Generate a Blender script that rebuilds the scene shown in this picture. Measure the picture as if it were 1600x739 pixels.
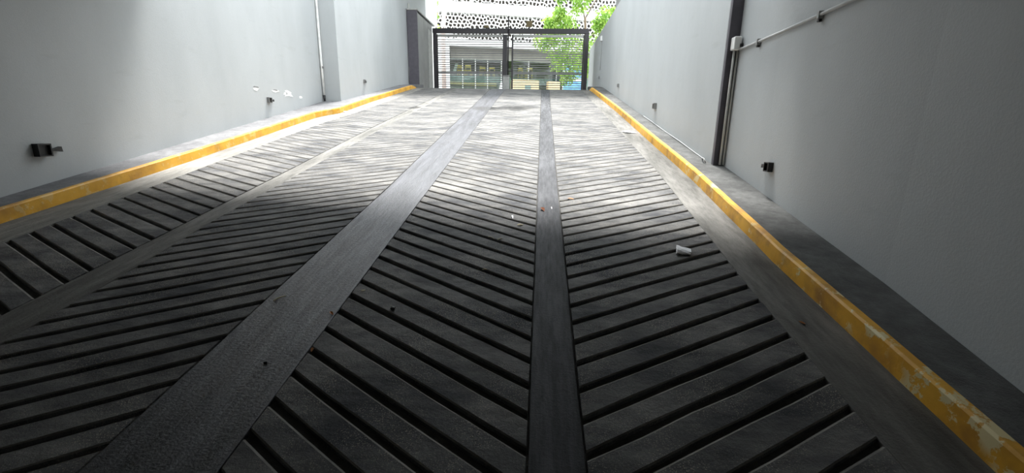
import bpy, bmesh, math, random
import numpy as np
from mathutils import Vector, Matrix

for o in list(bpy.data.objects): bpy.data.objects.remove(o)
scene = bpy.context.scene
C = scene.collection
rnd = random.Random(7)

# ------------------------------------------------------------------ camera
right = Vector((0.99790176, 0.06250047, 0.01690463))
up = Vector((-0.03132183, 0.23749719, 0.97088312))
back = Vector((0.05666585, -0.96937546, 0.2389565))
cd = bpy.data.cameras.new('camera'); cam = bpy.data.objects.new('camera', cd); C.objects.link(cam)
M = Matrix((right, up, back)).transposed().to_4x4()
M.translation = Vector((0.0, -0.24164, 1.41958))
cam.matrix_world = M
cd.sensor_fit = 'HORIZONTAL'; cd.sensor_width = 36.0; cd.lens = 690 / 1600 * 36
cd.clip_start = 0.05; cd.clip_end = 300
scene.camera = cam

# ------------------------------------------------------------------ sky, sun, exposure
w = bpy.data.worlds.new('overcast_sky'); scene.world = w; w.use_nodes = True
bg = w.node_tree.nodes['Background']
bg.inputs[0].default_value = (0.90, 0.96, 1.0, 1); bg.inputs[1].default_value = 2.2
sd = bpy.data.lights.new('hazy_sun', 'SUN'); sun = bpy.data.objects.new('hazy_sun', sd); C.objects.link(sun)
sd.energy = 8.5; sd.angle = math.radians(19); sd.color = (1.0, 0.985, 0.955)
SUN = Vector((0.03, 0.375, 1.0)).normalized()
sun.rotation_euler = SUN.to_track_quat('Z', 'Y').to_euler()
vs = scene.view_settings
vs.view_transform = 'Standard'; vs.look = 'None'; vs.gamma = 1.0; vs.use_curve_mapping = False
vs.exposure = 0.90

# ------------------------------------------------------------------ material helpers
def new_mat(name):
    m = bpy.data.materials.new(name); m.use_nodes = True
    nt = m.node_tree; b = nt.nodes['Principled BSDF']
    return m, nt, b
def N(nt, t, **kw):
    n = nt.nodes.new(t)
    for k, v in kw.items():
        if k in n.inputs: n.inputs[k].default_value = v
        else: setattr(n, k, v)
    return n
def pos(nt, scale=(1, 1, 1)):
    g = N(nt, 'ShaderNodeNewGeometry'); v = N(nt, 'ShaderNodeVectorMath', operation='MULTIPLY')
    nt.links.new(g.outputs['Position'], v.inputs[0]); v.inputs[1].default_value = scale
    return v.outputs[0]
def noise(nt, vec, scale, detail=4, rough=0.55, lo=0.35, hi=0.65):
    n = N(nt, 'ShaderNodeTexNoise'); n.inputs['Scale'].default_value = scale
    n.inputs['Detail'].default_value = detail; n.inputs['Roughness'].default_value = rough
    nt.links.new(vec, n.inputs['Vector'])
    r = N(nt, 'ShaderNodeMapRange'); r.inputs[1].default_value = lo; r.inputs[2].default_value = hi
    nt.links.new(n.outputs[0], r.inputs[0])
    return r.outputs[0]
def mix(nt, f, a, b):
    m = N(nt, 'ShaderNodeMix', data_type='RGBA')
    if hasattr(f, 'default_value'): nt.links.new(f, m.inputs[0])
    else: m.inputs[0].default_value = f
    for s, v in ((6, a), (7, b)):
        if isinstance(v, tuple): m.inputs[s].default_value = (*v, 1)
        else: nt.links.new(v, m.inputs[s])
    return m.outputs[2]
def math_(nt, op, a, b=None, clamp=False):
    m = N(nt, 'ShaderNodeMath', operation=op); m.use_clamp = clamp
    for i, v in enumerate((a, b)):
        if v is None: continue
        if isinstance(v, (int, float)): m.inputs[i].default_value = v
        else: nt.links.new(v, m.inputs[i])
    return m.outputs[0]
def bump(nt, b, h, strength=0.3, dist=0.01):
    n = N(nt, 'ShaderNodeBump'); n.inputs['Strength'].default_value = strength; n.inputs['Distance'].default_value = dist
    nt.links.new(h, n.inputs['Height']); nt.links.new(n.outputs[0], b.inputs['Normal'])
def plain(name, col, rough=0.6, metal=0.0, var=0.12, scale=8.0):
    m, nt, b = new_mat(name)
    f = noise(nt, pos(nt), scale, 5)
    c = mix(nt, f, tuple(x * (1 - var) for x in col), tuple(min(1, x * (1 + var)) for x in col))
    nt.links.new(c, b.inputs['Base Color']); b.inputs['Roughness'].default_value = rough; b.inputs['Metallic'].default_value = metal
    return m
def ellipse_mask(nt, cx, cy, rx, ry, amp=0.6, nscale=3.0):
    """soft blotch with a ragged edge around a world X, Y"""
    g = N(nt, 'ShaderNodeNewGeometry'); s = N(nt, 'ShaderNodeSeparateXYZ'); nt.links.new(g.outputs['Position'], s.inputs[0])
    dx = math_(nt, 'MULTIPLY', math_(nt, 'SUBTRACT', s.outputs[0], cx), 1 / rx)
    dy = math_(nt, 'MULTIPLY', math_(nt, 'SUBTRACT', s.outputs[1], cy), 1 / ry)
    d = math_(nt, 'ADD', math_(nt, 'MULTIPLY', dx, dx), math_(nt, 'MULTIPLY', dy, dy))
    n = noise(nt, g.outputs['Position'], nscale, 4, 0.6, 0.3, 0.7)
    d = math_(nt, 'ADD', d, math_(nt, 'MULTIPLY', n, amp))
    return math_(nt, 'SUBTRACT', 1.35, d, True)

def wall_paint(name, col):
    m, nt, b = new_mat(name)
    p = pos(nt)
    big = noise(nt, pos(nt, (1, 1, 0.45)), 0.9, 5, 0.6, 0.3, 0.7)
    c = mix(nt, big, tuple(x * 0.90 for x in col), tuple(x * 1.06 for x in col))
    smear = noise(nt, pos(nt, (1, 0.7, 2.4)), 2.3, 6, 0.65, 0.60, 0.80)
    c = mix(nt, math_(nt, 'MULTIPLY', smear, 0.34), c, (0.30, 0.30, 0.29))
    fine = noise(nt, p, 55, 3, 0.6, 0.3, 0.7)
    c = mix(nt, math_(nt, 'MULTIPLY', fine, 0.12), c, (0.32, 0.32, 0.32))
    nt.links.new(c, b.inputs['Base Color']); b.inputs['Roughness'].default_value = 0.62
    bump(nt, b, noise(nt, p, 70, 4), 0.12, 0.004)
    return m
MW = wall_paint('grey_blue_wall_paint', (0.44, 0.46, 0.465))

def concrete(name, dark, light, rough, specks=0.0, streak=(1, 1, 1), stains=True, spec=0.08):
    m, nt, b = new_mat(name)
    p = pos(nt)
    f1 = noise(nt, pos(nt, streak), 2.2, 6, 0.62, 0.36, 0.66)
    c = mix(nt, f1, dark, light)
    f2 = noise(nt, pos(nt, streak), 11, 6, 0.7, 0.40, 0.70)
    c = mix(nt, math_(nt, 'MULTIPLY', f2, 0.45), c, tuple(x * 0.55 for x in dark))
    if specks:
        v = N(nt, 'ShaderNodeTexVoronoi'); v.inputs['Scale'].default_value = 120; nt.links.new(p, v.inputs['Vector'])
        s = N(nt, 'ShaderNodeMapRange'); s.inputs[1].default_value = 0.34; s.inputs[2].default_value = 0.16
        nt.links.new(v.outputs['Distance'], s.inputs[0])
        patch = noise(nt, p, 3.0, 4, 0.6, 0.42, 0.62)
        c = mix(nt, math_(nt, 'MULTIPLY', math_(nt, 'MULTIPLY', s.outputs[0], patch), specks), c, (0.46, 0.42, 0.34))
    if stains:
        for cx, cy, rx, ry in ((-0.60, 11.15, 0.55, 0.55), (-1.35, 11.0, 0.50, 0.42), (-3.12, 10.95, 0.16, 0.30)):
            c = mix(nt, math_(nt, 'MULTIPLY', ellipse_mask(nt, cx, cy, rx, ry), 0.8), c, (0.012, 0.012, 0.012))
    nt.links.new(c, b.inputs['Base Color'])
    rr = math_(nt, 'ADD', math_(nt, 'MULTIPLY', f2, 0.2), rough); nt.links.new(rr, b.inputs['Roughness'])
    h = math_(nt, 'ADD', noise(nt, p, 60, 5, 0.7), math_(nt, 'MULTIPLY', f2, 0.6))
    b.inputs['Specular IOR Level'].default_value = spec
    bump(nt, b, h, 0.5, 0.004)
    return m
MRIB = concrete('ribbed_concrete', (0.064, 0.066, 0.072), (0.215, 0.211, 0.202), 0.55, specks=0.85, streak=(0.7, 1.6, 1))
MSTRIP = concrete('smooth_trowelled_concrete', (0.045, 0.046, 0.050), (0.095, 0.097, 0.104), 0.5, streak=(3.0, 0.35, 1))
MEDGE = concrete('worn_rib_edge', (0.13, 0.125, 0.115), (0.27, 0.26, 0.235), 0.6)
MSHINE = concrete('polished_dark_concrete', (0.026, 0.027, 0.032), (0.085, 0.088, 0.102), 0.32, streak=(5.0, 0.5, 1), spec=0.45)
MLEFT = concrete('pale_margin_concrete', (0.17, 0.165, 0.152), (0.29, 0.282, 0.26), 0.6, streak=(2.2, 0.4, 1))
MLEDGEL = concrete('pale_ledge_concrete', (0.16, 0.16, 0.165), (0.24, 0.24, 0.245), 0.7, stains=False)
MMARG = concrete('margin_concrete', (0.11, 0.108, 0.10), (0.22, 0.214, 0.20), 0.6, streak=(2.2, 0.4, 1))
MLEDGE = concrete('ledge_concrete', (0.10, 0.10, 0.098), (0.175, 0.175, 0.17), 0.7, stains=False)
MDIRT = concrete('groove_dirt', (0.050, 0.049, 0.047), (0.110, 0.107, 0.100), 0.9, stains=False)

def yellow_paint(name, wear, lo, hi, gr=0.55):
    m, nt, b = new_mat(name)
    p = pos(nt)
    c = mix(nt, noise(nt, p, 4, 5, 0.6), (0.72, 0.36, 0.028), (0.86, 0.46, 0.045))
    c = mix(nt, math_(nt, 'MULTIPLY', noise(nt, p, 3.3, 4, 0.6, 0.46, 0.68), gr), c, (0.36, 0.17, 0.04))
    sep = N(nt, 'ShaderNodeSeparateXYZ'); nt.links.new(p, sep.inputs[0])
    near = N(nt, 'ShaderNodeMapRange'); near.inputs[1].default_value = hi; near.inputs[2].default_value = lo
    nt.links.new(sep.outputs[1], near.inputs[0])
    peel = noise(nt, pos(nt, (1, 1, 1)), 7.5, 7, 0.66, 0.535, 0.565)
    grp = noise(nt, p, 2.1, 3, 0.5, 0.43, 0.50)
    f = math_(nt, 'MULTIPLY', math_(nt, 'MULTIPLY', peel, grp), math_(nt, 'MULTIPLY', near.outputs[0], wear))
    c = mix(nt, f, c, (0.78, 0.66, 0.36))
    nt.links.new(c, b.inputs['Base Color']); b.inputs['Roughness'].default_value = 0.5
    bump(nt, b, peel, 0.3, 0.004)
    return m
MYL = yellow_paint('yellow_curb_paint', 0.35, 3.0, 20.0)
MYR = yellow_paint('worn_yellow_curb_paint', 1.0, 4.2, 6.5, 0.85)

MDARK = plain('dark_purple_grey_steel', (0.075, 0.068, 0.082), 0.5)
MBLACK = plain('black_plastic', (0.012, 0.012, 0.012), 0.5)
MGATE = plain('dark_bronze_gate_paint', (0.022, 0.018, 0.022), 0.45)
MSLAT = plain('grey_slat_paint', (0.20, 0.20, 0.20), 0.5)
MGREY = plain('grey_metal_panel', (0.20, 0.20, 0.195), 0.5, scale=2)
MCOPE = plain('pale_grey_coping', (0.38, 0.38, 0.36), 0.6)
MCOND = plain('cream_conduit_paint', (0.58, 0.58, 0.54), 0.45)
MCONDG = plain('grey_conduit_paint', (0.38, 0.385, 0.38), 0.5)
MWHITE = plain('white_plastic', (0.80, 0.80, 0.78), 0.4)
MPLAST = plain('white_plaster', (0.85, 0.85, 0.84), 0.8)
MBLUE = plain('blue_plastic', (0.02, 0.16, 0.62), 0.4)
MSOFFIT = plain('ceiling_concrete', (0.22, 0.22, 0.21), 0.8, scale=1.5)
MFAC = plain('white_facade_render', (0.82, 0.82, 0.79), 0.7, scale=0.8, var=0.04)
MBROWN = plain('brown_recess', (0.085, 0.07, 0.06), 0.8)
MTAN = plain('olive_brown_plate', (0.17, 0.13, 0.06), 0.6)
MYWOOD = plain('yellow_wood', (0.92, 0.66, 0.20), 0.5)
MCREAM = plain('cream_board', (0.85, 0.66, 0.38), 0.6)
MINT = plain('interior_grey', (0.36, 0.35, 0.31), 0.8, scale=1)
MFASC = plain('green_grey_fascia', (0.23, 0.32, 0.29), 0.35)
MASPH = plain('street_asphalt', (0.10, 0.10, 0.10), 0.85, scale=6)
MBARK = plain('tree_bark', (0.20, 0.14, 0.10), 0.9)
MPINK = plain('pale_pink_bark', (0.72, 0.58, 0.52), 0.8)
MPALE = plain('pale_boundary_render', (0.72, 0.75, 0.72), 0.8, scale=1)
MLEAFD = plain('dry_brown_leaf', (0.22, 0.075, 0.03), 0.7)
MLEAFO = plain('dry_orange_leaf', (0.42, 0.17, 0.05), 0.7)
MSTRAW = plain('straw', (0.55, 0.48, 0.33), 0.8)
MPAPER = plain('white_paper', (0.90, 0.90, 0.92), 0.8, var=0.05)
MBANNER = plain('sky_blue_print', (0.16, 0.42, 0.80), 0.5, scale=3, var=0.35)

def leaf_mat(name, a, bcol):
    m, nt, b = new_mat(name)
    c = mix(nt, noise(nt, pos(nt), 3, 3), a, bcol)
    nt.links.new(c, b.inputs['Base Color']); b.inputs['Roughness'].default_value = 0.5
    tr = N(nt, 'ShaderNodeBsdfTranslucent'); nt.links.new(c, tr.inputs[0])
    mx = N(nt, 'ShaderNodeMixShader'); mx.inputs[0].default_value = 0.45
    nt.links.new(b.outputs[0], mx.inputs[1]); nt.links.new(tr.outputs[0], mx.inputs[2])
    nt.links.new(mx.outputs[0], nt.nodes['Material Output'].inputs[0])
    return m
MLEAF = leaf_mat('green_foliage', (0.16, 0.34, 0.05), (0.42, 0.58, 0.12))
def glass_mat():
    m, nt, b = new_mat('clear_glass')
    tr = N(nt, 'ShaderNodeBsdfTransparent'); tr.inputs[0].default_value = (0.86, 0.92, 0.89, 1)
    gl = N(nt, 'ShaderNodeBsdfGlossy'); gl.inputs['Roughness'].default_value = 0.03
    fr = N(nt, 'ShaderNodeFresnel'); fr.inputs[0].default_value = 1.45
    mx = N(nt, 'ShaderNodeMixShader')
    nt.links.new(fr.outputs[0], mx.inputs[0]); nt.links.new(tr.outputs[0], mx.inputs[1]); nt.links.new(gl.outputs[0], mx.inputs[2])
    nt.links.new(mx.outputs[0], nt.nodes['Material Output'].inputs[0])
    return m
MGLASS = glass_mat()

# ------------------------------------------------------------------ mesh helpers
class MB:
    def __init__(s): s.v = []; s.f = []
    def add(s, vs_, fs):
        o = len(s.v); s.v += [tuple(v) for v in vs_]; s.f += [tuple(i + o for i in f) for f in fs]; return s
    def box(s, x0, x1, y0, y1, z0, z1, mp=None):
        vs_ = [(x, y, z) for z in (z0, z1) for y in (y0, y1) for x in (x0, x1)]
        if mp: vs_ = [mp(*v) for v in vs_]
        return s.add(vs_, [(0, 2, 3, 1), (4, 5, 7, 6), (0, 1, 5, 4), (2, 6, 7, 3), (0, 4, 6, 2), (1, 3, 7, 5)])
    def tube(s, pts, r, seg=8):
        pts = [Vector(p) for p in pts]; rr = r if isinstance(r, (list, tuple)) else [r] * len(pts)
        ring = []
        for i, p in enumerate(pts):
            t = (pts[min(i + 1, len(pts) - 1)] - pts[max(i - 1, 0)]).normalized()
            a = t.cross(Vector((0, 0, 1)) if abs(t.z) < 0.9 else Vector((1, 0, 0))).normalized(); b = t.cross(a)
            ring.append([p + (a * math.cos(k * 2 * math.pi / seg) + b * math.sin(k * 2 * math.pi / seg)) * rr[i] for k in range(seg)])
        vs_ = [v for q in ring for v in q]; fs = []
        for i in range(len(pts) - 1):
            for k in range(seg):
                k2 = (k + 1) % seg
                fs.append((i * seg + k, i * seg + k2, (i + 1) * seg + k2, (i + 1) * seg + k))
        fs.append(tuple(range(seg))[::-1]); fs.append(tuple(range((len(pts) - 1) * seg, len(pts) * seg)))
        return s.add(vs_, fs)
    def prism(s, poly, z0, z1):
        n = len(poly)
        vs_ = [(x, y, z0) for x, y in poly] + [(x, y, z1) for x, y in poly]
        return s.add(vs_, [tuple(range(n))[::-1], tuple(range(n, 2 * n))] + [(i, (i + 1) % n, n + (i + 1) % n, n + i) for i in range(n)])
    def build(s, name, mat, parent=None, bevel=0.0, smooth=False):
        me = bpy.data.meshes.new(name); me.from_pydata(s.v, [], s.f); me.update()
        bm = bmesh.new(); bm.from_mesh(me)
        bmesh.ops.recalc_face_normals(bm, faces=bm.faces); bm.to_mesh(me); bm.free()
        me.materials.append(mat)
        if smooth:
            for p in me.polygons: p.use_smooth = True
        o = bpy.data.objects.new(name, me); C.objects.link(o)
        if parent: o.parent = parent; o.matrix_parent_inverse = parent.matrix_basis.inverted()
        if bevel:
            b = o.modifiers.new('bevel', 'BEVEL'); b.width = bevel; b.segments = 2; b.limit_method = 'ANGLE'
        return o
def tag(o, label, cat, group=None, kind=None):
    o['label'] = label; o['category'] = cat
    if group: o['group'] = group
    if kind: o['kind'] = kind
    return o
def empty(name, loc, label, cat, group=None, kind=None):
    o = bpy.data.objects.new(name, None); C.objects.link(o); o.location = loc; o.empty_display_size = 0.1
    return tag(o, label, cat, group, kind)

# ------------------------------------------------------------------ the ramp profile
SIG = 0.168603; RV = 20.0; S0 = 16.45 - 0.044 * RV; SB = -1.5
cs, sn = math.cos(SIG), math.sin(SIG)
def P(X, s, n=0.0):
    """point on the ramp: X across, s metres up the slope, n above the surface"""
    if s < SB: return (X, SB * cs + (s - SB), SB * sn + n)
    if s <= S0: return (X, s * cs - n * sn, s * sn + n * cs)
    a = min((s - S0) / RV, SIG); ang = SIG - a
    y = S0 * cs + RV * (math.sin(SIG) - math.sin(ang)); z = S0 * sn + RV * (math.cos(ang) - math.cos(SIG))
    y += max(0, s - S0 - RV * SIG)
    return (X, y - n * math.sin(ang), z + n * math.cos(ang))
ZT = P(0, 25)[2]                              # street level
def lerp(s, pts):
    if s <= pts[0][0]: return pts[0][1]
    for (a, x), (b, y) in zip(pts, pts[1:]):
        if s <= b: return x + (y - x) * (s - a) / (b - a)
    return pts[-1][1]
mL = lambda s: lerp(s, [(4.5, -1.65), (16, -1.81)])
mR = lambda s: lerp(s, [(1, -1.138), (4.4, -1.185), (16, -1.29)])
nL = lambda s: -0.012
nR = lambda s: lerp(s, [(5, 0.211), (16, 0.262)])
bR = lambda s: lerp(s, [(2.6, 1.39), (5.4, 1.47), (16, 1.40)])
gR = lambda s: lerp(s, [(2.2, -2.77), (3.5, -2.86), (8, -2.93)])
gL = lambda s: lerp(s, [(3, -3.055), (8, -3.15)])
oL = lambda s: lerp(s, [(2.9, -4.16), (6, -4.25), (8.5, -4.30), (10.2, -4.20), (16, -4.16)])
cR = lambda s: lerp(s, [(3, 1.72), (5.2, 1.79), (11, 1.775), (16.5, 1.68)])
cL = lambda s: lerp(s, [(5.5, -4.605), (7.5, -4.68), (9.35, -4.735), (10.0, -4.52), (12.1, -4.575), (16.5, -4.52)])
GD = 0.024                                    # groove depth

SS = sorted(set([-9, -4, SB] + [x * 0.5 for x in range(-2, 48)]))
def ribbon(x0, x1, n0, n1, ss, mb=None, wob=0.0):
    """closed slab between two lateral curves"""
    mb = mb or MB(); vs_ = []; fs = []
    for s in ss:
        a = x0(s) + rnd.uniform(-wob, wob); b = x1(s) + rnd.uniform(-wob, wob)
        vs_ += [P(a, s, n0), P(b, s, n0), P(b, s, n1), P(a, s, n1)]
    for i in range(len(ss) - 1):
        for k in range(4):
            k2 = (k + 1) % 4
            fs.append((i * 4 + k, i * 4 + k2, i * 4 + 4 + k2, i * 4 + 4 + k))
    m = (len(ss) - 1) * 4
    fs += [(0, 1, 2, 3), (m, m + 1, m + 2, m + 3)]
    return mb.add(vs_, fs)

def ribbon_var(x0, x1, n0, nf, ss):
    vs_ = []; fs = []
    for s in ss: vs_ += [P(x0, s, n0), P(x1, s, n0), P(x1, s, nf(s)), P(x0, s, nf(s))]
    for i in range(len(ss) - 1):
        for k in range(4): fs.append((i * 4 + k, i * 4 + (k + 1) % 4, i * 4 + 4 + (k + 1) % 4, i * 4 + 4 + k))
    m = (len(ss) - 1) * 4
    return MB().add(vs_, fs + [(0, 1, 2, 3), (m, m + 1, m + 2, m + 3)])
gdep = lambda s: lerp(s, [(3.0, GD), (4.6, 0.010), (6.5, 0.004)])     # silt fills the grooves towards the street
floor = ribbon_var(-6.4, 2.9, -0.35, lambda s: -gdep(s), SS).build('floor', MDIRT)
tag(floor, 'dark ribbed concrete ramp climbing to the street gate', 'ramp', kind='structure')
SF = [-9, -4, SB] + [x * 0.25 for x in range(-4, 90)]
J = 0.007
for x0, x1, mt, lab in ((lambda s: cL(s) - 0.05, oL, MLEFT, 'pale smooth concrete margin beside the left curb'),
                        (lambda s: gL(s) + J, lambda s: gR(s), MMARG, 'narrow smooth concrete band between the two left rib fields'),
                        (lambda s: mL(s) + J, lambda s: mR(s) - 0.002, MSHINE, 'wide smooth dark concrete band up the middle of the ramp'),
                        (lambda s: nL(s) + J * .7, lambda s: nR(s) - J * .7, MSTRIP, 'narrow smooth dark concrete band right of the middle'),
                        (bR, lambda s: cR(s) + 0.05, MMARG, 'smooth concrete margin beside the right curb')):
    o = ribbon(x0, x1, -GD - 0.01, 0.0, SF, wob=0.0025).build('smooth_band', mt, floor, bevel=0.004)
    o['label'] = lab

# ribs: four chevron fields
def rib_mesh(mb, xa, xb, ref_x, s_ref, slope, pitch, gw, st):
    """one rib: a slanted bar between two lateral edges; back edge line s = s_ref + slope*(x-ref_x)"""
    vs_ = []; fs = []
    prof = ((0, -GD - .006), (0.003, -0.006), (0.010, 0.0), (-0.016, 0.0), (-0.004, -0.008), (0, -GD - .006))
    ww = pitch - gw
    for i in range(st + 1):
        t = i / st
        sm = s_ref
        x0 = xa(sm + slope * (xa(sm) - ref_x)); x1 = xb(sm + slope * (xb(sm) - ref_x))
        x = x0 + (x1 - x0) * t
        sb = s_ref + slope * (x - ref_x)
        j0, j1 = rnd.gauss(0, .0022), rnd.gauss(0, .0022); dn = rnd.gauss(0, .0008)
        for k, (o, n) in enumerate(prof):
            s = sb + (o + j0 if k < 3 else ww + o + j1)
            vs_.append(P(x, s, n + (dn if k in (2, 3) else 0)))
    for i in range(st):
        for k in range(5): fs.append((i * 6 + k, i * 6 + k + 1, i * 6 + 7 + k, i * 6 + 6 + k))
    fs.append(tuple(range(6))); fs.append(tuple(range(st * 6, st * 6 + 6)))
    mb.add(vs_, fs)
fields = ((oL, lambda s: gL(s) - J, -3.05, 2.15, -0.525, 0.1765),
          (gR, lambda s: mL(s) - J * .3, -2.775, 2.054, 0.60, 0.1757),
          (lambda s: mR(s) + J * .5, lambda s: nL(s) - J * .7, -0.026, 1.242, -0.64, 0.1782),
          (lambda s: nR(s) + J * .7, bR, 0.230, 1.239, 0.58, 0.1768))
far = MB()
def worn(o):
    me = o.data; me.materials.append(MEDGE)
    for p in me.polygons:                     # the two rounded lips of a rib
        if len(p.vertices) == 4:
            ks = sorted(v % 6 for v in p.vertices)
            if ks == [1, 1, 2, 2] or ks == [3, 3, 4, 4]: p.material_index = 1
    return o
for xa, xb, rx, s1, sl, pt in fields:
    gwf = lambda s: lerp(s, [(2.0, 0.031), (3.6, 0.026), (5.2, 0.016), (9.0, 0.011)])
    gw = 0.034
    k = -math.ceil((s1 + 0.8) / pt)
    while True:
        s = s1 + k * pt + gw / 2; k += 1
        if s > 17.6: break
        smid = s + sl * ((xa(s) + xb(s)) / 2 - rx)
        if smid < 0.2: continue
        if smid < 9.0:
            mb = MB(); rib_mesh(mb, xa, xb, rx, s, sl, pt, gwf(smid) * (1 + rnd.uniform(-.15, .15)), 5)
            worn(mb.build('rib', MRIB, floor))
        else:
            rib_mesh(far, xa, xb, rx, s, sl, pt, gwf(smid), 4)
fo = worn(far.build('rib_field', MRIB, floor)); fo['kind'] = 'stuff'

# ------------------------------------------------------------------ curbs
HC = 0.12
SC = [-9, -4, SB] + [x * 0.25 for x in range(-4, 67)]
def curb(face_x, sign, wall_x, mt, label):
    e = empty('curb', P(face_x(0) + sign * .15, 1.0, 0), label, 'curb')
    def fx(s): return face_x(s)
    mb = MB(); vs_ = []; fs = []
    for s in SC:
        end = max(0.0, (s - 16.1) / 0.4) if s > 16.1 else 0.0
        h = HC * (1 - 0.75 * min(1, end))
        w_ = rnd.uniform(-.003, .003)
        pr = [(0, -0.03), (0.002, h * .5), (0.004, h - .012), (0.014, h), (0.055, h), (0.055, -0.03)]
        vs_ += [P(fx(s) + sign * (o + w_), s, n) for o, n in pr]
    k6 = 6
    for i in range(len(SC) - 1):
        for k in range(6):
            k2 = (k + 1) % 6
            fs.append((i * 6 + k, i * 6 + k2, i * 6 + 6 + k2, i * 6 + 6 + k))
    fs += [tuple(range(6)), tuple(range((len(SC) - 1) * 6, len(SC) * 6))]
    mb.add(vs_, fs).build('painted_face', mt, e)
    SL = [-9, -4, SB] + [x * 0.25 for x in range(-4, 72)]
    if sign > 0: o = ribbon(lambda s: fx(s) + 0.0555, lambda s: 2.6, -0.03, HC - .004, SL)
    else: o = ribbon(lambda s: -6.0, lambda s: fx(s) - 0.0555, -0.03, HC - .004, SL)
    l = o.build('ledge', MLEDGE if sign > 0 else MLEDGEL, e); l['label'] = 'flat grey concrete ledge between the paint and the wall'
curb(cL, -1, None, MYL, 'clean yellow painted curb along the left wall, with a small kink')
curb(cR, 1, None, MYR, 'yellow painted curb along the right wall, worn and peeling near the viewer')

# ------------------------------------------------------------------ walls, ceiling, ground
ZB = -1.0
wl = [(-6.2, -10), (-4.74 + 0.632, -10), (-4.74, 0), (-5.43, 10.98), (-5.02, 11.05), (-4.99, 19.85), (-5.6, 19.85), (-6.2, 12)]
mb = MB().prism([(-6.2, -10), (-4.30, -10), (-4.735, 0), (-5.43, 10.98), (-5.02, 11.05), (-4.99, 19.85), (-6.2, 19.85)], ZB, 6.95)
wall_left = tag(mb.build('wall_left', MW), 'tall grey-blue plastered wall with a step, left of the ramp', 'wall', kind='structure')
mb = MB().prism([(1.74, -10), (2.8, -10), (2.8, 5.36), (2.222, 5.36), (2.2, 4.3), (2.13, 2.45), (2.05, 1.5), (1.95, 0)], ZB, 3.7)
wall_right = tag(mb.build('wall_right', MW), 'shaded grey plastered wall right of the ramp, nearest the viewer', 'wall', kind='structure')
mb = MB().prism([(2.1, 5.36), (2.5, 5.36), (2.5, 21.2), (2.1, 21.2)], ZB, 4.9)
wall_rf = tag(mb.build('wall_right_far', MW, bevel=0.02), 'brightly lit low grey wall right of the ramp, running to the gate', 'wall', kind='structure')
mb = MB().prism([(-6.2, -10), (2.8, -10), (2.8, 4.55), (-6.2, 6.05)], 3.62, 3.95)
tag(mb.build('ceiling', MSOFFIT), 'concrete slab roofing the near end of the ramp', 'ceiling', kind='structure')
mb = MB().prism([(-6.2, 5.75), (2.8, 4.25), (2.8, 4.55), (-6.2, 6.05)], 3.95, 7.6)
tag(mb.build('wall_upper', MW), 'upper storey wall standing above the slab edge', 'wall', kind='structure')
mb = MB().box(-6.2, 2.9, 15.3, 20.3, 6.95, 7.30)
tag(mb.build('ceiling_gate', MSOFFIT), 'concrete slab spanning high above the gate', 'ceiling', kind='structure')
mb = MB().box(2.16, 2.5, 5.36, 14.62, 4.9, 6.7)
tag(mb.build('wall_right_upper', MGREY), 'dark grey upper wall set back on top of the lit right wall', 'wall', kind='structure')
mb = MB().box(-6.2, 2.8, -10.3, -10, ZB, 3.95)
tag(mb.build('wall_back', MSOFFIT), 'garage wall behind the viewer', 'wall', kind='structure')
mb = MB().box(-45, 45, 20.6, 70, ZT - 0.4, ZT)
tag(mb.build('street', MASPH), 'asphalt street beyond the gate', 'street', kind='structure')

# plaster knocked off the left wall, near the curb
def on_left(y): return -4.735 - (0.695) * y / 10.98
def patch(y, z, ry, rz, n, seed):
    r = random.Random(seed); pts = []
    for k in range(n):
        a = 2 * math.pi * k / n; q = r.uniform(.45, 1.25)
        pts.append((y + ry * q * math.cos(a), z + rz * q * math.sin(a)))
    vs_ = [(on_left(a) - .004, a, b) for a, b in pts] + [(on_left(a) + .003, a, b) for a, b in pts]
    m = MB().add(vs_, [tuple(range(n)), tuple(range(n, 2 * n))] + [(i, (i + 1) % n, n + (i + 1) % n, n + i) for i in range(n)])
    return m.build('plaster_patch', MPLAST, wall_left)
for y, z, ry, rz, n, sd_ in ((7.98, 2.035, .13, .035, 9, 1), (8.66, 2.05, .13, .028, 8, 2), (9.17, 2.035, .20, .075, 11, 3), (9.74, 1.995, .075, .03, 8, 5), (9.05, 2.03, .10, .035, 8, 6)):
    patch(y, z, ry, rz, n, sd_)
def scar(y, z, ry, rz):
    vs_ = [(on_left(y + a) + b, y + a, z + c) for b in (-.01, .004) for a, c in ((-ry, 0), (ry, -rz * .3), (ry * .7, rz), (-ry * .6, rz))]
    MB().add(vs_, [(0, 1, 2, 3), (4, 5, 6, 7), (0, 1, 5, 4), (1, 2, 6, 5), (2, 3, 7, 6), (3, 0, 4, 7)]).build('scar', MGREY, wall_left)
scar(7.98, 2.06, .10, .02); scar(8.66, 2.06, .09, .018)

# ------------------------------------------------------------------ steel column on the right
e = empty('steel_column', (2.17, 5.31, 1.0), 'dark purple-grey steel column at the corner of the right wall', 'column')
MB().box(2.098, 2.226, 5.300, 5.3595, 0.99, 3.62).build('shaft', MDARK, e, bevel=.004)
MB().box(2.06, 2.232, 5.262, 5.3595, 0.965, 0.992).build('base_plate', MCONDG, e, bevel=.003)

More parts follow.
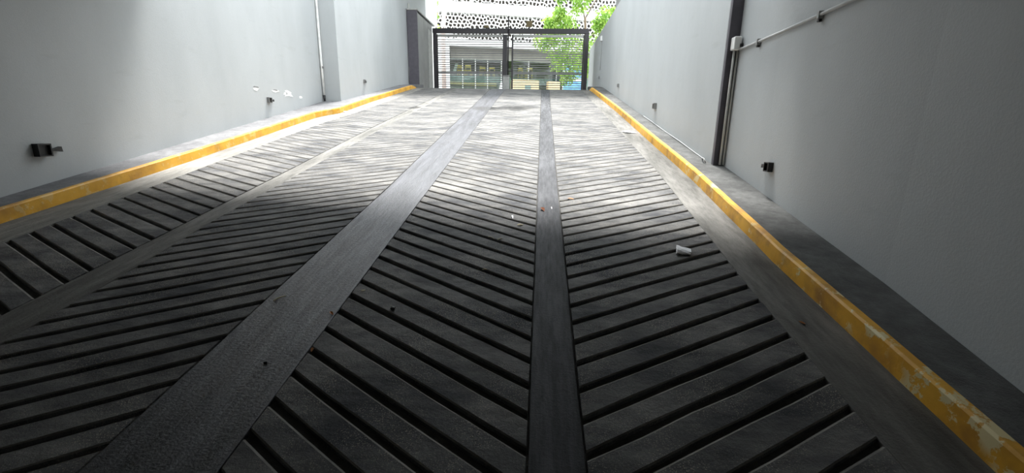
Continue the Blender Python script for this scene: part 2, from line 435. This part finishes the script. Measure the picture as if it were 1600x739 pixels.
# conduits by the column
def clamp_mesh(mb, c, axis, r):
    x, y, z = c
    mb.box(x - r * 1.3, x + r * 1.6, y - (.014 if axis == 'y' else r * 1.8), y + (.014 if axis == 'y' else r * 1.8), z - (r * 1.8 if axis == 'y' else .014), z + (r * 1.8 if axis == 'y' else .014))
e = empty('electrical_conduit', (2.17, 5.24, 2.35), 'thin conduit running level along the shaded right wall from a white junction box', 'conduit')
def rw(y): return lerp(y, [(-10, 1.74), (0, 1.95), (1.5, 2.05), (2.45, 2.13), (4.3, 2.2), (5.36, 2.222)])
ys = [5.2, 4.3, 3.4, 2.45, 1.5, 0.5, -2]
MB().tube([(rw(y) - .021, y, 2.325 + .012 * math.sin(y)) for y in ys], .014, 8).build('pipe', MCONDG, e, smooth=True)
for y in (4.75, 3.67, 2.2, 1.0):
    m = MB(); x = rw(y); z = 2.325 + .012 * math.sin(y)
    m.box(x - .040, x + .003, y - .016, y + .016, z - .03, z + .028); cl = m.build('clamp', MCONDG, e, bevel=.004)
    MB().box(x - .032, x - .006, y - .014, y + .014, z - .052, z - .031).build('clamp_screw', MBLACK, cl, bevel=.003)
MB().box(2.125, 2.205, 5.185, 5.295, 2.31, 2.45).build('junction_box', MWHITE, e, bevel=.012)
MB().box(2.185, 2.216, 5.165, 5.186, 2.335, 2.37).build('gland', MBLACK, e, bevel=.003)
for dx, r in ((0.0, .014), (.036, .012)):
    MB().tube([(2.165 + dx, 5.27, 2.32), (2.165 + dx, 5.272, 1.6), (2.165 + dx, 5.268, 1.03)], r, 8).build('drop_pipe', MCOND, e, smooth=True)
# cable on the ledge of the far right wall
pts = [P(2.085, s, HC + .006 + .004 * math.sin(3 * s)) for s in (9.4, 8.6, 7.6, 6.8, 6.0, 5.75)] + [P(2.04, 5.62, HC + .03), P(2.02, 5.52, HC + .05), P(2.03, 5.46, HC + .01)]
tag(MB().tube(pts, .008, 6).build('cable', MCONDG, smooth=True), 'pale cable lying on the right ledge against the lit wall', 'cable')

# left pipe in front of the wall step
e = empty('drain_pipe', (-5.38, 10.9, 2.0), 'thin white vertical pipe at the step of the left wall', 'pipe')
MB().tube([(-5.395, 10.93, 8.1), (-5.395, 10.93, 4.2), (-5.392, 10.925, 2.95), (-5.385, 10.93, 2.12)], .028, 10).build('pipe', MWHITE, e, smooth=True)
for z in (2.75, 5.2): MB().box(-5.43, -5.355, 10.905, 10.965, z, z + .05).build('clamp', MGREY, e, bevel=.004)
MB().tube([(-5.385, 10.93, 2.12), (-5.37, 10.91, 1.99)], [.03, .022], 10).build('end_stub', MBLACK, e, smooth=True)

# blue switch box at the far end of the left wall
e = empty('switch_box', (-4.98, 17.15, 4.1), 'blue and white electrical box on the far left wall beside the dark cabinet', 'electrical box')
MB().box(-4.995, -4.90, 17.05, 17.29, 4.12, 4.42).build('blue_cover', MBLUE, e, bevel=.02)
MB().box(-4.995, -4.92, 17.09, 17.25, 4.42, 4.60).build('upper_housing', MWHITE, e, bevel=.02)
MB().box(-4.995, -4.92, 17.07, 17.27, 3.92, 4.12).build('lower_housing', MWHITE, e, bevel=.02)
MB().tube([(-4.965, 17.2, 4.58), (-4.965, 17.22, 5.75), (-4.99, 17.22, 5.78)], .022, 8).build('riser_pipe', MCOND, e, smooth=True)
MB().tube([(-4.975, 17.03, 3.93), (-4.975, 16.97, 3.0)], .010, 6).build('down_cable', MGREY, e, smooth=True)

# ------------------------------------------------------------------ small wall lamps
def step_light(x, y, z, sx, size, body, label, rotz=0.0, hook=True):
    """square housing on the wall; sx = direction out of the wall"""
    e = empty('wall_light', (x, y, z), label, 'wall light', 'step lights along the ramp walls')
    h = size / 2; d = size * .55
    xo = lambda a: x + sx * a
    m = MB()
    for (y0, y1, z0, z1) in ((-h, h, h * .8, h), (-h, h, -h, -h * .8), (-h, -h * .8, -h * .8, h * .8), (h * .8, h, -h * .8, h * .8)):
        m.box(xo(-.004), xo(d), y + y0, y + y1, z + z0, z + z1)
    m.build('housing', body, e)
    MB().box(xo(-.004), xo(d * .55), y - h * .8, y + h * .8, z - h * .8, z + h * .8).build('lens', MBLACK, e)
    if hook:
        m = MB(); y0 = y + h
        m.add([(xo(.0), y0 + .004, z - h * .1), (xo(.0), y0 + size * .95, z + h * .45), (xo(.0), y0 + size * 1.0, z - h * .4),
               (xo(d * .6), y0 + .004, z - h * .1), (xo(d * .6), y0 + size * .95, z + h * .45), (xo(d * .6), y0 + size * 1.0, z - h * .4)],
              [(0, 1, 2), (3, 4, 5), (0, 1, 4, 3), (1, 2, 5, 4), (2, 0, 3, 5)])
        m.build('bracket', MBLACK, e)
step_light(on_left(3.94) + .001, 3.94, 1.125, 1, .125, MBLACK, 'black square wall light low on the shaded part of the left wall')
step_light(rw(4.15) - .001, 4.13, 1.10, -1, .088, MBLACK, 'black square wall light low on the shaded right wall')
step_light(on_left(8.39), 8.36, 1.86, 1, .10, MGREY, 'small grey wall light under the chipped plaster on the left wall')
step_light(-5.015, 12.62, 2.62, 1, .09, MGREY, 'small grey wall light on the left wall between white pipe and blue box')
step_light(2.1, 8.34, 1.85, -1, .10, MGREY, 'small grey wall light on the lit right wall, nearest the steel column')
step_light(2.1, 12.6, 2.59, -1, .085, MGREY, 'small grey wall light halfway along the lit right wall')
step_light(2.1, 17.0, 3.27, -1, .085, MGREY, 'small grey wall light low on the right wall nearest the gate')
e = empty('outlet_box', (2.1, 16.9, 4.5), 'small pale box with a thin cable high on the right wall near the gate', 'electrical box')
MB().box(2.03, 2.102, 16.82, 16.98, 4.47, 4.65).build('body', MWHITE, e, bevel=.015)
MB().tube([(2.085, 16.9, 4.48), (2.088, 16.9, 3.5)], .012, 6).build('cable', MCONDG, e, smooth=True)

# ------------------------------------------------------------------ cabinet left of the gate
e = empty('steel_cabinet', (-4.8, 17.5, ZT), 'grey sheet-metal enclosure with dark front edge, left of the gate', 'enclosure')
MB().box(-4.985, -4.60, 17.0, 17.06, 2.72, 5.50).build('front_panel', MDARK, e, bevel=.006)
yy = [17.065, 17.95, 18.6, 19.30]
for a, b in zip(yy, yy[1:]):
    MB().box(-4.66, -4.61, a, b - .012, 2.75, 5.44).build('side_panel', MGREY, e, bevel=.006)
MB().box(-4.985, -4.67, 17.07, 19.29, 2.75, 5.40).build('core', MDARK, e)
MB().box(-4.985, -4.585, 16.98, 19.72, 5.505, 5.56).build('coping', MCOPE, e, bevel=.006)
MB().box(-4.625, -4.602, 18.62, 19.2, 2.95, 5.2).build('door', MCOPE, e, bevel=.004)

# ------------------------------------------------------------------ gate
GY = 19.4; ZG = ZT + 0.06
e = empty('gateway', (-1.4, GY, ZT), 'dark bronze gate frame with spiked top beam across the ramp head', 'gateway')
MB().box(-4.60, 1.86, GY - .08, GY + .08, 5.19, 5.37).build('top_beam', MGATE, e, bevel=.006)
MB().box(1.70, 1.86, GY - .08, GY + .08, ZT, 5.19).build('post', MGATE, e, bevel=.006)
MB().box(-4.58, -4.45, GY - .08, GY + .08, ZT, 5.19).build('post', MGATE, e, bevel=.006)
MB().tube([(-1.435, GY - .10, 3.5), (-1.435, GY - .10, 5.82)], .028, 8).build('mast', MGATE, e, smooth=True)
me_sp = None
x = -4.45
k = 0
while x < 1.8:
    hgt = rnd.uniform(.05, .13)
    m = MB(); r = .022
    m.add([(x - r, GY - r, 5.37), (x + r, GY - r, 5.37), (x + r, GY + r, 5.37), (x - r, GY + r, 5.37), (x, GY, 5.37 + hgt)],
          [(0, 1, 4), (1, 2, 4), (2, 3, 4), (3, 0, 4), (0, 3, 2, 1)])
    m.build('spike', MGATE, e); x += rnd.uniform(.10, .20); k += 1
def leaf(x0, x1, stileL, stileR, label, n0):
    e = empty('gate_leaf', ((x0 + x1) / 2, GY, ZG), label, 'gate', 'two leaves of the driveway gate')
    z0, z1 = ZG, 5.15
    MB().box(x0, x0 + stileL, GY - .035, GY + .035, z0, z1).build('stile', MGATE, e, bevel=.004)
    MB().box(x1 - stileR, x1, GY - .035, GY + .035, z0, z1).build('stile', MGATE, e, bevel=.004)
    MB().box(x0 + stileL, x1 - stileR, GY - .025, GY + .025, z1 - .10, z1).build('top_rail', MCOPE, e, bevel=.004)
    MB().box(x0 + stileL, x1 - stileR, GY - .025, GY + .025, z0, z0 + .06).build('bottom_rail', MGATE, e, bevel=.004)
    for zr in (4.42, 3.66):
        MB().box(x0 + stileL, x1 - stileR, GY + .012, GY + .04, zr - .022, zr + .022).build('cross_rail', MSLAT, e)
    sm = MB().box(x0 + stileL, x1 - stileR, -.012, .010, -.016, .016)
    z = z0 + .13
    first = None
    while z < z1 - .13:
        if first is None:
            first = sm.build('slat', MSLAT); first.parent = e; first.matrix_parent_inverse = e.matrix_basis.inverted()
            first.location = (0, GY, z)
        else:
            c = first.copy(); C.objects.link(c); c.parent = e; c.matrix_parent_inverse = e.matrix_basis.inverted(); c.location = (0, GY, z)
        z += .0885
    return e
lf = leaf(-4.44, -1.48, .04, .19, 'left gate leaf of thin horizontal grey slats in a dark frame', 0)
rf = leaf(-1.30, 1.69, .07, .05, 'right gate leaf of thin horizontal grey slats, street tree behind', 1)
for z in (4.62, 3.72):
    MB().box(-1.49, -1.29, GY - .02, GY + .02, z, z + .05).build('hinge_bar', MGATE, lf, bevel=.004)
e = empty('gate_motor', (-1.5, GY - .15, ZT), 'grey box at the foot of the gate between the leaves', 'gate motor')
MB().box(-1.63, -1.36, GY - .30, GY - .09, ZT, 3.49).build('body', MCOPE, e, bevel=.012)
MB().box(-1.64, -1.35, GY - .31, GY - .085, 3.49, 3.53).build('lid', MGREY, e, bevel=.01)
e = empty('sign_plate', (-0.59, GY, 5.37), 'small olive-brown square plate standing on the gate beam', 'plate')
MB().box(-.715, -.465, GY - .02, GY + .02, 5.44, 5.68).build('plate', MTAN, e, bevel=.01)
MB().box(-.62, -.56, GY - .015, GY + .015, 5.371, 5.44).build('bracket', MGATE, e)
e = empty('sensor_box', (-2.35, GY, 5.37), 'small dark box on the gate beam left of the mast', 'sensor')
MB().box(-2.44, -2.27, GY - .05, GY + .05, 5.40, 5.50).build('body', MTAN, e, bevel=.008)
MB().box(-2.38, -2.33, GY - .03, GY + .03, 5.371, 5.40).build('foot', MGATE, e)

# ------------------------------------------------------------------ building across the street
FA = math.radians(14); F0 = Vector((-6.0, 30.0)); fe = Vector((math.cos(FA), math.sin(FA))); fm = Vector((-math.sin(FA), math.cos(FA)))
def FP(u, d, z):
    q = F0 + fe * u + fm * d; return (q.x, q.y, z)
bl = empty('building', FP(4, 2, ZT), 'white building across the street with perforated lattice screens over a glazed ground floor', 'building')
def fbox(name, u0, u1, d0, d1, z0, z1, mt, par=bl, bevel=0.0):
    return MB().box(u0, u1, d0, d1, z0, z1, FP).build(name, mt, par, bevel=bevel)
U0, U1 = -4.0, 13.5
fbox('slab_band', U0, U1, -.10, .5, 8.46, 9.10, MFAC, bevel=.02)
fbox('slab_band', U0, U1, -.05, .5, 6.50, 6.93, MFAC, bevel=.02)
fbox('recess_wall', U0, U1, .75, .95, 6.93, 12.5, MBROWN)
fbox('soffit', U0, U1, .5, 6.0, 6.62, 6.80, MFAC)
fbox('ceiling_panel', .1, U1, 1.2, 6.0, 6.05, 6.12, MINT)
fbox('bulkhead', .1, U1, 1.05, 1.2, 5.86, 6.62, MINT)
fbox('back_wall', U0, U1, 6.0, 6.2, ZT, 8.4, MINT)
fbox('white_wall', -2.6, -.02, .0, .3, ZT, 6.5, MFAC, bevel=.01)
fbox('terrace_floor', 0, U1, 1.2, 6.0, 4.62, 4.80, MINT)
fbox('fascia', 0, U1, 1.06, 1.2, 4.40, 4.80, MFASC)
fbox('low_wall', 0, 3.2, .95, 1.06, 4.18, 4.40, MCREAM)
fbox('base_wall', 0, U1, 1.07, 1.3, ZT, 4.40, MINT)
for i, (ua, ub) in enumerate(((.02, .86), (.90, 1.72), (1.76, 2.55), (2.59, 3.5), (3.54, 5.4), (5.44, 7.4), (7.44, 9.4), (9.44, 11.4))):
    fbox('glass_pane', ua, ub, .86, .872, 3.2, 5.86, MGLASS)
    fbox('mullion', ub, ub + .04, .84, .89, 3.2, 5.86, MFAC)

def lattice(z0, z1, u0, u1, cell, seed, depth=.10, keep=.73):
    r = random.Random(seed); pts = []
    nz = int((z1 - z0) / (cell * .88)) + 3; nu = int((u1 - u0) / cell) + 3
    for j in range(nz):
        for i in range(nu):
            pts.append((u0 - cell + (i + .5 * (j % 2)) * cell + r.uniform(-.30, .30) * cell, z0 - cell + j * cell * .88 + r.uniform(-.30, .30) * cell))
    A_ = np.array(pts); vs_ = []; fs = []
    for c in A_:
        if not (u0 < c[0] < u1 and z0 < c[1] < z1): continue
        d = np.hypot(*(A_ - c).T); idx = np.argsort(d)[1:16]
        poly = [(c[0] - 1, c[1] - 1), (c[0] + 1, c[1] - 1), (c[0] + 1, c[1] + 1), (c[0] - 1, c[1] + 1)]
        for k in idx:
            m_ = (A_[k] + c) / 2; n_ = A_[k] - c; out = []
            for a, b in zip(poly, poly[1:] + poly[:1]):
                da = (a[0] - m_[0]) * n_[0] + (a[1] - m_[1]) * n_[1]; db = (b[0] - m_[0]) * n_[0] + (b[1] - m_[1]) * n_[1]
                if da <= 0: out.append(a)
                if da * db < 0:
                    t = da / (da - db); out.append((a[0] + (b[0] - a[0]) * t, a[1] + (b[1] - a[1]) * t))
            poly = out
        n = len(poly)
        if n < 3: continue
        cx = sum(p[0] for p in poly) / n; cy = sum(p[1] for p in poly) / n
        inn = [(cx + (a - cx) * keep, cy + (b - cy) * keep) for a, b in poly]
        o = len(vs_)
        vs_ += [FP(a, 0, b) for a, b in poly] + [FP(a, 0, b) for a, b in inn] + [FP(a, depth, b) for a, b in inn] + [FP(a, depth, b) for a, b in poly]
        for i in range(n):
            i2 = (i + 1) % n
            fs += [(o + i, o + i2, o + n + i2, o + n + i), (o + n + i, o + n + i2, o + 2 * n + i2, o + 2 * n + i), (o + 2 * n + i, o + 2 * n + i2, o + 3 * n + i2, o + 3 * n + i)]
    return MB().add(vs_, fs)
o = lattice(6.9, 8.48, U0, U1, .245, 3).build('lattice_screen', MFAC, bl); o['label'] = 'white lattice screen of irregular holes, lower band'
o = lattice(9.08, 11.2, U0, U1, .25, 4).build('lattice_screen', MFAC, bl); o['label'] = 'white lattice screen of irregular holes, upper band'
fbox('roof_slab', U0, U1, -.1, 6.2, 12.4, 12.8, MFAC)

# chairs on the terrace behind the glass
ZC = 4.80
def chair(u, d, rz, label, arms=False):
    q = FP(u, d, ZC); e = empty('chair', q, label, 'chair', 'yellow wooden chairs behind the glass')
    c_, s_ = math.cos(rz + FA), math.sin(rz + FA)
    mp = lambda x, y, z: (q[0] + x * c_ - y * s_, q[1] + x * s_ + y * c_, ZC + z)
    MB().box(-.20, .20, -.20, .20, .36, .40, mp).build('seat', MYWOOD, e, bevel=.01)
    for a in (-1, 1):
        MB().box(a * .18 - .018, a * .18 + .018, -.20, -.165, 0, .36, mp).build('leg', MYWOOD, e)
        MB().box(a * .18 - .018, a * .18 + .018, .165, .20, 0, .74, mp).build('leg', MYWOOD, e)
    MB().box(-.162, .162, .17, .195, .56, .74, mp).build('backrest', MYWOOD, e, bevel=.005)
    return e
chair(.82, 1.55, .3, 'yellow wooden chair behind the glass, nearest the white wall')
chair(1.35, 1.55, 2.8, 'yellow wooden chair behind the glass, second from the white wall')
chair(2.36, 1.55, .2, 'yellow wooden chair behind the glass, third from the white wall')
chair(2.92, 1.55, -.4, 'yellow wooden chair behind the glass, closest to the gate centre post')
chair(5.1, 1.6, .4, 'yellow wooden chair behind the glass, left one behind the right gate leaf')
chair(5.65, 1.6, 3.0, 'yellow wooden chair behind the glass, right one behind the right gate leaf')
# pavement things
def pbox(name, u, d, label, cat): return empty(name, FP(u, d, ZT), label, cat)
e = pbox('planter', 4.9, -.5, 'long cream board planter on the pavement behind the right gate leaf', 'planter')
fbox('board', 4.05, 5.75, -.75, -.70, ZT + .02, 4.50, MCREAM, e, .01); fbox('board', 4.05, 5.75, -.25, -.20, ZT + .02, 4.50, MCREAM, e, .01)
fbox('end_board', 4.0, 4.05, -.75, -.2, ZT, 4.5, MCREAM, e); fbox('end_board', 5.75, 5.8, -.75, -.2, ZT, 4.5, MCREAM, e)
fbox('vent_panel', 4.85, 5.25, -.77, -.75, ZT + .8, 4.15, MFASC, e)
fbox('soil', 4.05, 5.75, -.70, -.25, 4.2, 4.4, MBARK, e)
e = pbox('planter', 7.0, -.5, 'short cream board planter on the pavement beneath the street tree', 'planter')
fbox('board', 6.5, 7.2, -.75, -.70, ZT + .02, 4.45, MCREAM, e, .01); fbox('board', 6.5, 7.2, -.25, -.2, ZT + .02, 4.45, MCREAM, e, .01)
fbox('end_board', 6.45, 6.5, -.75, -.2, ZT, 4.45, MCREAM, e); fbox('end_board', 7.2, 7.25, -.75, -.2, ZT, 4.45, MCREAM, e)
fbox('soil', 6.5, 7.2, -.70, -.25, 4.2, 4.35, MBARK, e)
e = pbox('banner_stand', 8.3, -.4, 'light blue and white banner on a stand behind the tree leaves', 'banner')
fbox('banner', 7.55, 9.1, -.42, -.40, 3.8, 5.6, MBANNER, e)
fbox('stand_pole', 7.50, 7.55, -.43, -.38, ZT, 5.7, MWHITE, e); fbox('stand_pole', 9.1, 9.15, -.43, -.38, ZT, 5.7, MWHITE, e)
fbox('white_stripe', 7.55, 9.1, -.425, -.42, 4.55, 4.75, MWHITE, e); fbox('white_stripe', 7.55, 8.2, -.425, -.42, 5.0, 5.2, MWHITE, e)
e = pbox('sandwich_board', 3.2, -.3, 'small white folding board on the pavement left of the gate motor', 'sign board')
q0 = MB().add([FP(3.0, -.5, ZT), FP(3.6, -.5, ZT), FP(3.45, -.3, 4.35), FP(3.3, -.3, 4.35), FP(3.0, -.46, ZT), FP(3.6, -.46, ZT), FP(3.45, -.27, 4.35), FP(3.3, -.27, 4.35)],
              [(0, 1, 2, 3), (4, 5, 6, 7), (0, 1, 5, 4), (1, 2, 6, 5), (2, 3, 7, 6), (3, 0, 4, 7)]).build('front_board', MWHITE, e)
MB().add([FP(3.0, -.06, ZT), FP(3.6, -.06, ZT), FP(3.45, -.25, 4.35), FP(3.3, -.25, 4.35), FP(3.0, -.10, ZT), FP(3.6, -.10, ZT), FP(3.45, -.269, 4.35), FP(3.3, -.269, 4.35)],
         [(0, 1, 2, 3), (4, 5, 6, 7), (0, 1, 5, 4), (1, 2, 6, 5), (2, 3, 7, 6), (3, 0, 4, 7)]).build('rear_board', MWHITE, e)
e = empty('pendant_lamp', FP(.42, 1.6, 5.5), 'white slanted pendant lamp behind the glass beside the white wall', 'lamp')
MB().add([FP(.27, 1.5, 5.08), FP(.47, 1.5, 5.08), FP(.62, 1.5, 5.62), FP(.44, 1.5, 5.62), FP(.27, 1.7, 5.08), FP(.47, 1.7, 5.08), FP(.62, 1.7, 5.62), FP(.44, 1.7, 5.62)],
         [(0, 1, 2, 3), (4, 5, 6, 7), (0, 1, 5, 4), (1, 2, 6, 5), (2, 3, 7, 6), (3, 0, 4, 7)]).build('shade', MWHITE, e)
fbox('cord', .52, .535, 1.595, 1.605, 5.62, 6.05, MBLACK, e)

# neighbours beside the street opening
tag(MB().box(-6.3, -5.25, 20.65, 23.2, ZT, 9.0).build('boundary_wall', MPALE, bevel=.02), 'pale greenish white wall beyond the gate on the left', 'wall', kind='structure')

# ------------------------------------------------------------------ trees
def foliage(centres, n, size, seed):
    r = random.Random(seed); vs_ = []; fs = []
    for _ in range(n):
        c, rad = r.choice(centres); c = Vector(c)
        d = Vector((r.gauss(0, 1), r.gauss(0, 1), r.gauss(0, 1))).normalized() * rad * r.random() ** .45
        p = c + d
        a = Vector((r.gauss(0, .6), r.gauss(0, .6), -abs(r.gauss(.6, .5)))).normalized(); b = a.cross(Vector((r.gauss(0, 1), r.gauss(0, 1), r.gauss(0, 1)))).normalized()
        L = size * r.uniform(.7, 1.4); W_ = L * .30; nn = a.cross(b) * L * .08
        o = len(vs_)
        vs_ += [p, p + a * L * .45 + b * W_ + nn, p + a * L, p + a * L * .45 - b * W_ + nn]
        fs += [(o, o + 1, o + 2), (o, o + 2, o + 3)]
    return MB().add(vs_, fs)
tb = (2.35, 26.0, ZT)
e = empty('street_tree', tb, 'leafy bright green street tree behind the right gate leaf', 'tree')
MB().tube([tb, (2.25, 26, 4.6), (2.3, 26, 6.4), (2.22, 26, 7.3)], [.10, .085, .07, .06], 8).build('trunk', MBARK, e, smooth=True)
br = [(2.22, 26, 7.2, 1.7, 25.6, 8.2), (2.24, 26, 7.25, 3.0, 26.2, 8.6), (2.3, 26, 6.2, .9, 25.7, 6.9), (2.3, 26, 5.6, .2, 25.6, 5.9), (2.28, 26, 6.0, 3.3, 25.7, 6.9), (2.25, 26, 5.0, 1.2, 25.8, 4.6)]
for a in br:
    mid = ((a[0] + a[3]) / 2 + .05, (a[1] + a[4]) / 2, (a[2] + a[5]) / 2 + .1)
    MB().tube([a[:3], mid, a[3:]], [.04, .03, .015], 6).build('branch', MBARK, e, smooth=True)
cen = [((0.5, 25.6, 6.55), .55), ((1.2, 25.6, 6.5), .75), ((0.0, 25.6, 6.0), .55), ((.7, 25.6, 5.6), .7), ((1.6, 25.7, 5.7), .75), ((2.5, 25.7, 5.8), .7),
       ((1.0, 25.8, 4.9), .6), ((1.9, 25.8, 4.8), .65), ((1.9, 25.6, 7.9), .55), ((1.5, 25.6, 8.5), .5), ((2.3, 25.6, 8.5), .5), ((.9, 25.7, 8.3), .42), ((3.3, 25.7, 6.5), .6), ((3.6, 25.7, 5.8), .6), ((2.9, 25.6, 6.9), .4),
       ((1.2, 25.6, 7.1), .6), ((.8, 25.6, 7.4), .4), ((3.2, 25.6, 7.3), .5), ((3.7, 25.7, 6.7), .5), ((2.5, 25.6, 9.1), .5), ((1.3, 25.6, 9.1), .5), ((.3, 25.6, 7.0), .35), ((3.8, 25.8, 7.5), .35), ((2.7, 25.8, 4.6), .5), ((1.4, 25.9, 4.2), .45)]
fo = foliage(cen, 7500, .15, 11).build('foliage', MLEAF, e); fo['kind'] = 'stuff'
tb = (-5.35, 25.0, ZT)
e = empty('street_tree', tb, 'slender pale pink trunk with sparse yellow-green leaves, left of the mast', 'tree')
MB().tube([tb, (-5.36, 25, 6), (-5.30, 25, 7.2), (-5.36, 25, 9.4)], [.13, .115, .11, .10], 8).build('trunk', MPINK, e, smooth=True)
MB().tube([(-5.33, 25, 7.6), (-5.55, 25, 8.4), (-5.75, 25, 8.8)], [.04, .03, .015], 6).build('branch', MPINK, e, smooth=True)
fo = foliage([((-5.78, 25, 7.2), .22), ((-5.76, 25, 7.7), .2), ((-5.74, 25, 8.3), .25), ((-5.8, 25, 6.6), .25)], 420, .13, 5).build('foliage', MLEAF, e); fo['kind'] = 'stuff'

# ------------------------------------------------------------------ litter
def RM(X, s, n=0.0):
    return Matrix.Translation(Vector(P(X, s, n))) @ Matrix.Rotation(SIG, 4, 'X')
def leaf_thing(X, s, L, rz, mt, label, name='dead_leaf', wid=.5, curl=.25, cat='leaf', n=0.001):
    m = MB(); top = []; t = .0016
    rows = [(-.5, 0.04), (-.25, .36), (0.05, .5), (.3, .33), (.5, .03)]
    for a, w_ in rows:
        for b in (-1, 0, 1):
            top.append((b * w_ * wid * L, a * L, curl * L * (abs(b) * w_ * .9 + (a + .5) ** 2 * .35)))
    k = len(top); vs_ = top + [(x, y, z + t) for x, y, z in top]; fs = []
    for i in range(4):
        for j in range(2):
            q = (i * 3 + j, i * 3 + j + 1, i * 3 + j + 4, i * 3 + j + 3); fs += [q, tuple(v + k for v in q[::-1])]
    rim = [0, 1, 2, 5, 8, 11, 14, 13, 12, 9, 6, 3]
    fs += [(rim[i], rim[(i + 1) % 12], rim[(i + 1) % 12] + k, rim[i] + k) for i in range(12)]
    o = m.add(vs_, fs).build(name, mt); o.matrix_world = RM(X, s, n) @ Matrix.Rotation(rz, 4, 'Z')
    return tag(o, label, cat)
def twig(X, s, L, rz, mt, label, r=.003):
    m = MB().tube([(-L / 2, 0, r), (-L / 6, L * .05, r * 1.6), (L / 5, L * .02, r * 1.4), (L / 2, -L * .06, r)], [r, r * 1.2, r, r * .6], 6)
    o = m.build('twig', mt); o.matrix_world = RM(X, s, 0.001) @ Matrix.Rotation(rz, 4, 'Z'); return tag(o, label, 'twig')
leaf_thing(.045, 3.96, .075, .4, MLEAFD, 'dark red-brown curled leaf on the narrow smooth band', curl=.5)
leaf_thing(.33, 4.31, .065, 1.4, MLEAFO, 'pale brown leaf just right of the narrow smooth band')
leaf_thing(-.15, 3.56, .06, 2.0, MSTRAW, 'yellowish leaf scrap on the ribs left of the narrow band')
leaf_thing(-1.175, 2.10, .035, .9, MLEAFO, 'small orange leaf at the right edge of the wide middle band', curl=.5)
leaf_thing(-1.128, 1.77, .03, .2, MLEAFO, 'tiny orange leaf at the edge of the wide band, nearest the viewer', curl=.5)
leaf_thing(1.516, 2.206, .035, .9, MLEAFO, 'small orange leaf on the smooth margin beside the right curb')
leaf_thing(-1.09, 2.37, .03, 2.2, MSTRAW, 'small tan leaf scrap on the ribs by the wide band')
leaf_thing(-.228, 3.745, .075, .15, MPAPER, 'narrow white paper scrap on the ribs left of the narrow band', name='paper_scrap', wid=.22, cat='paper')
leaf_thing(.13, 4.02, .05, .1, MPAPER, 'tiny white paper scrap beside the dark red-brown leaf', name='paper_scrap', wid=.2, cat='paper')
leaf_thing(1.60, 8.18, .26, 1.4, MPAPER, 'flat white paper on the margin beside the far right curb', name='paper_scrap', wid=.8, curl=.12, cat='paper')
leaf_thing(-4.48, 10.15, .10, 1.0, MPAPER, 'white paper scrap by the kink of the left curb', name='paper_scrap', wid=.8, curl=.3, cat='paper')
twig(-1.565, 2.24, .075, 1.0, MSTRAW, 'pale straw twig on the wide smooth band', .004)
twig(-.37, 3.265, .07, -.6, MSTRAW, 'pale bent twig lying on the ribs left of the narrow band', .003)
twig(-.30, 3.24, .05, .8, MSTRAW, 'short twig next to the pale bent twig on the ribs', .003)
twig(-.355, 2.71, .035, .2, MSTRAW, 'tiny pale straw scrap nearer than the bent twig', .004)
def lump(name, X, s, sx, sy, sz, mt, label, cat, seed, jit=.18, rz=0.0):
    bm = bmesh.new(); bmesh.ops.create_icosphere(bm, subdivisions=3, radius=1)
    r = random.Random(seed); ks = [(Vector((r.gauss(0, 1), r.gauss(0, 1), r.gauss(0, 1))).normalized(), r.uniform(1.5, 4), r.uniform(0, 6)) for _ in range(7)]
    for v in bm.verts:
        n = v.co.normalized(); q = 1 + jit * sum(math.sin(k * n.dot(d) * 2 + p) for d, k, p in ks) / 2.2
        e_ = (abs(n.x) ** 4 + abs(n.y) ** 4 + abs(n.z) ** 4) ** -.25
        v.co = Vector((n.x * e_ * sx * q, n.y * e_ * sy * q, max(-sz, n.z * e_ * sz * q) + sz))
    me = bpy.data.meshes.new(name); bm.to_mesh(me); bm.free(); me.materials.append(mt)
    o = bpy.data.objects.new(name, me); C.objects.link(o); o.matrix_world = RM(X, s, 0) @ Matrix.Rotation(rz, 4, 'Z')
    return tag(o, label, cat)
def crumpled_cup(X, s, rz, label):
    r = random.Random(12); rings = 7; seg = 14; vs_ = []; fs = []
    prof = [(-.046, .012), (-.046, .031), (-.02, .034), (.012, .038), (.036, .043), (.044, .044), (.020, .030)]
    for i, (x, q) in enumerate(prof):
        for k in range(seg):
            a = 2 * math.pi * k / seg; f = 1 + r.uniform(-.16, .16) * (0 if i in (0,) else 1)
            z = math.sin(a) * q * .36 * f + .36 * .040 + (.006 if i > 3 else 0) + r.uniform(-.002, .002)
            vs_.append((x + r.uniform(-.003, .003), math.cos(a) * q * 1.12 * f, max(.0005, z)))
    for i in range(rings - 1):
        for k in range(seg):
            k2 = (k + 1) % seg; fs.append((i * seg + k, i * seg + k2, i * seg + seg + k2, i * seg + seg + k))
    o = empty('paper_cup', P(X, s, 0), label, 'paper cup')
    Mx = RM(X, s, 0) @ Matrix.Rotation(rz, 4, 'Z') @ Matrix.Diagonal((1.15, 1.35, 1.2, 1))
    MB().add([Mx @ Vector(v) for v in vs_], fs + [tuple(range(seg))]).build('cup_wall', MPAPER, o)
    in_ = [Mx @ Vector(v) for v in vs_[-seg:]]
    MB().add(in_, [tuple(range(seg))]).build('folded_mouth', MPAPER, o)
crumpled_cup(1.108, 3.10, 2.9, 'crumpled white paper cup lying on the ribs near the right curb')
lump('pebble', -.838, 2.177, .014, .011, .008, MBLACK, 'small black pebble on the ribs right of the wide band', 'pebble', 3, .1)
lump('pebble', -1.31, 1.66, .008, .007, .005, MBLACK, 'tiny black pebble on the wide smooth band', 'pebble', 8, .1)
